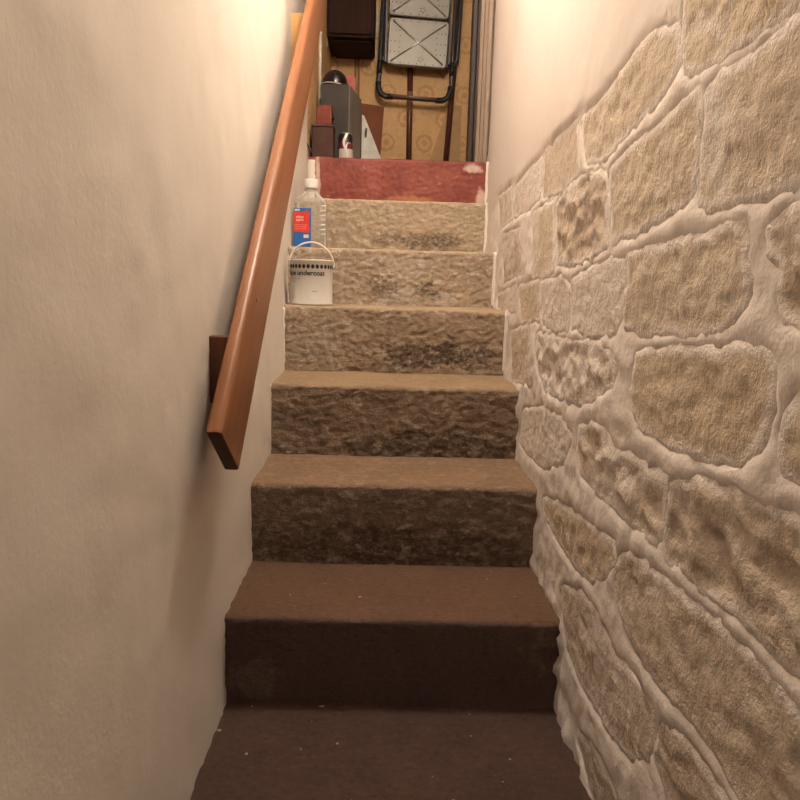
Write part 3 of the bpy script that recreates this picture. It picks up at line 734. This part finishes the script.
# ---------------------------------------------------------------- hanging dark cabinet
cb = thing('wall_cabinet', 'dark brown wall cabinet hanging at the upper left of the landing', 'cabinet')
M_CAB = wood('very_dark_wood', (.020, .008, .006), (.034, .015, .010), 2, .75, 1.0, .12)
obj('body', box(-.030, .214, 2.56, 2.898, 1.938, 2.62, .003), M_CAB, cb)
obj('front_panel', box(-.018, .204, 2.545, 2.561, 1.950, 2.60, .004), M_CAB, cb)
obj('edge_strip', box(-.0335, -.0305, 2.60, 2.63, 1.90, 2.02), M_LW, cb)
obj('base_board', box(-.006, .205, 2.60, 2.89, 1.928, 1.938, .002), M_CAB, cb)
tag(obj('cream_card', prism_y([(.216, 2.20), (.232, 2.165), (.244, 2.118), (.226, 2.045), (.216, 2.05)], 2.885, 2.893), plain('cream_paper', (.60, .48, .34), .7)), 'cream paper scrap on the wall beside the dark cabinet', 'paper')

# ---------------------------------------------------------------- poles behind the stool
M_POLE = plain('dark_red_pole', (.10, .028, .018), .35, .5, 0, .2, 20)
for (xa, xb, ytop, ztop, yb, lb) in ((.425, .415, 2.880, 2.0, 2.878, 'dark red pole with a metal collar below the middle of the folding stool'), (.628, .700, 2.880, 2.55, 2.878, 'long dark red pole leaning behind the right leg of the stool')):
    p = thing('broom_pole', lb, 'pole', group=None)
    a = Vector((xa, yb, ZF)); c = Vector((xb, ytop, ztop))
    obj('shaft', tube([a, a.lerp(c, .5), c], .0165, 14), M_POLE, p, True)
    k0 = a.lerp(c, .56); k1 = a.lerp(c, .70)
    obj('collar', tube([k0, k1], .0175, 14), plain('brass_collar', (.34, .19, .13), .35, .5, .5), p, True)
    obj('end_cap', tube([c, c + (c - a).normalized() * .012], [.0165, .008], 14), M_BLK, p, True)

# ---------------------------------------------------------------- folded step stool hung flat on the back wall
M_TUBE = plain('dark_grey_tube', (.055, .055, .062), .35, .5, .3)
M_SIL = plain('pressed_steel', (.20, .19, .172), .48, .5, .8, .06, 8)
M_RIDGE = plain('highlit_steel_ridge', (.42, .40, .37), .35, .5, .8)  # lighter than the tread steel: highlight on the ribs put into the colour
st = thing('folding_step_stool', 'folded step stool with dark tube frame and two perforated steel treads', 'step stool')
YS = 2.805
def fr(y, r, x0, x1, z0, lean0, lean1, ztop):
    """U-shaped tube: two uprights joined by a rounded foot"""
    pts = [(x0 + lean0, y, ztop), (x0 + lean0 * .2, y, z0 + .12)]
    for i in range(7):
        a = math.radians(180 + 90 * i / 6); pts.append((x0 + .05 + .05 * math.cos(a), y, z0 + .05 + .05 * math.sin(a)))
    for i in range(7):
        a = math.radians(270 + 90 * i / 6); pts.append((x1 - .05 + .05 * math.cos(a), y, z0 + .05 + .05 * math.sin(a) - .012))
    pts += [(x1 + lean1 * .2, y, z0 + .12), (x1 + lean1, y, ztop)]
    return tube(pts, r, 12)
obj('front_frame', fr(YS, .0125, .236, .646, 1.712, .035, .012, 2.60), M_TUBE, st, True)
obj('rear_frame', fr(YS + .04, .0125, .252, .676, 1.90, .03, .020, 2.55), M_TUBE, st, True)
for (x, z, dz) in ((.236, 1.712, -.004), (.646, 1.700, -.004)):
    s = 1 if x < .4 else -1
    b = tube([(x + s * .002, YS, z + .075), (x + s * .004, YS, z + .045), (x + s * .018, YS, z + .014), (x + s * .045, YS, z), (x + s * .085, YS, z)], .0165, 12)
    obj('corner_sleeve', b, M_BLK, st, True)
obj('crossbar', tube([(.31, YS - .008, 1.716), (.57, YS - .008, 1.704)], .009, 12), plain('worn_bar', (.30, .20, .17), .35, .5, .6), st, True)
for x in (.250, .655):
    obj('hinge_sleeve', tube([(x - .008, YS, 1.83), (x - .004, YS, 1.90)], .0155, 12), M_BLK, st, True)
def tread(cx, cz, w, h, rot):
    b = bmesh.new(); hw, hh = w / 2, h / 2
    out = rrect(hw, hh, .022, 5); inn = rrect(hw - .006, hh - .006, .018, 5)
    L = []
    for poly, y in ((out, .028), (out, .004), (inn, 0)): L.append([b.verts.new((x, y, z)) for x, z in poly])
    for A, B in zip(L, L[1:]):
        for i in range(len(A)): b.faces.new((A[i], A[(i + 1) % len(A)], B[(i + 1) % len(A)], B[i]))
    b.faces.new(L[0]); b.faces.new(L[-1][::-1]); bmesh.ops.recalc_face_normals(b, faces=b.faces[:])
    o = obj('tread', b, M_SIL, st, True); o.location = (cx, YS - .028, cz); o.rotation_euler = (0, rot, 0)
    o.data.set_sharp_from_angle(angle=math.radians(30))
    for s in (1, -1):
        obj('rib', tube([(-(hw - .022), .0005, s * (hh - .018)), (0, -.0005, 0), (hw - .022, .0005, -s * (hh - .018))], .0042, 8), M_RIDGE, o, True)
    b = bmesh.new()
    pts = [(-hw + .03 + (w - .06) * i / 6, s * (hh - .014)) for i in range(7) for s in (-1, 1)]
    pts += [(s * (hw - .018 - .022 * i), q) for i in range(3) for s in (-1, 1) for q in (-.055, 0, .055)]
    pts += [(.02 + .012 * math.cos(a), -.085 + .012 * math.sin(a)) for a in (0, 1.2, 2.4, 3.6, 4.8)] + [(s * .10, q) for s in (-1, 1) for q in (-.03, .03)]
    for x, z in pts:
        if z > hh - .006 or z < -hh + .006: continue
        b.faces.new([b.verts.new((x + .0038 * math.cos(i * math.pi / 4), -.0006, z + .0038 * math.sin(i * math.pi / 4))) for i in range(8)])
    h = obj('perforations', b, M_BLK, o); h['kind'] = 'stuff'
    return o
tread(.453, 1.990, .335, .245, .045); tread(.458, 2.243, .335, .245, .045)
for x in (.275, .628):
    obj('tread_bracket', box(x - .004, x + .004, YS - .015, YS + .004, 1.89, 2.30, .001, 1), M_TUBE, st)
obj('handle_bar', tube([(.271, YS, 2.595), (.30, YS, 2.63), (.63, YS, 2.63), (.658, YS, 2.595)], .0125, 12), M_TUBE, st, True)
hk = tag(obj('wall_hook', tube([(.46, 2.91, 2.66), (.46, 2.86, 2.655), (.46, 2.80, 2.617), (.46, 2.795, 2.64)], .005, 8), M_BLK, None, True), 'black wall hook carrying the folded step stool', 'hook')
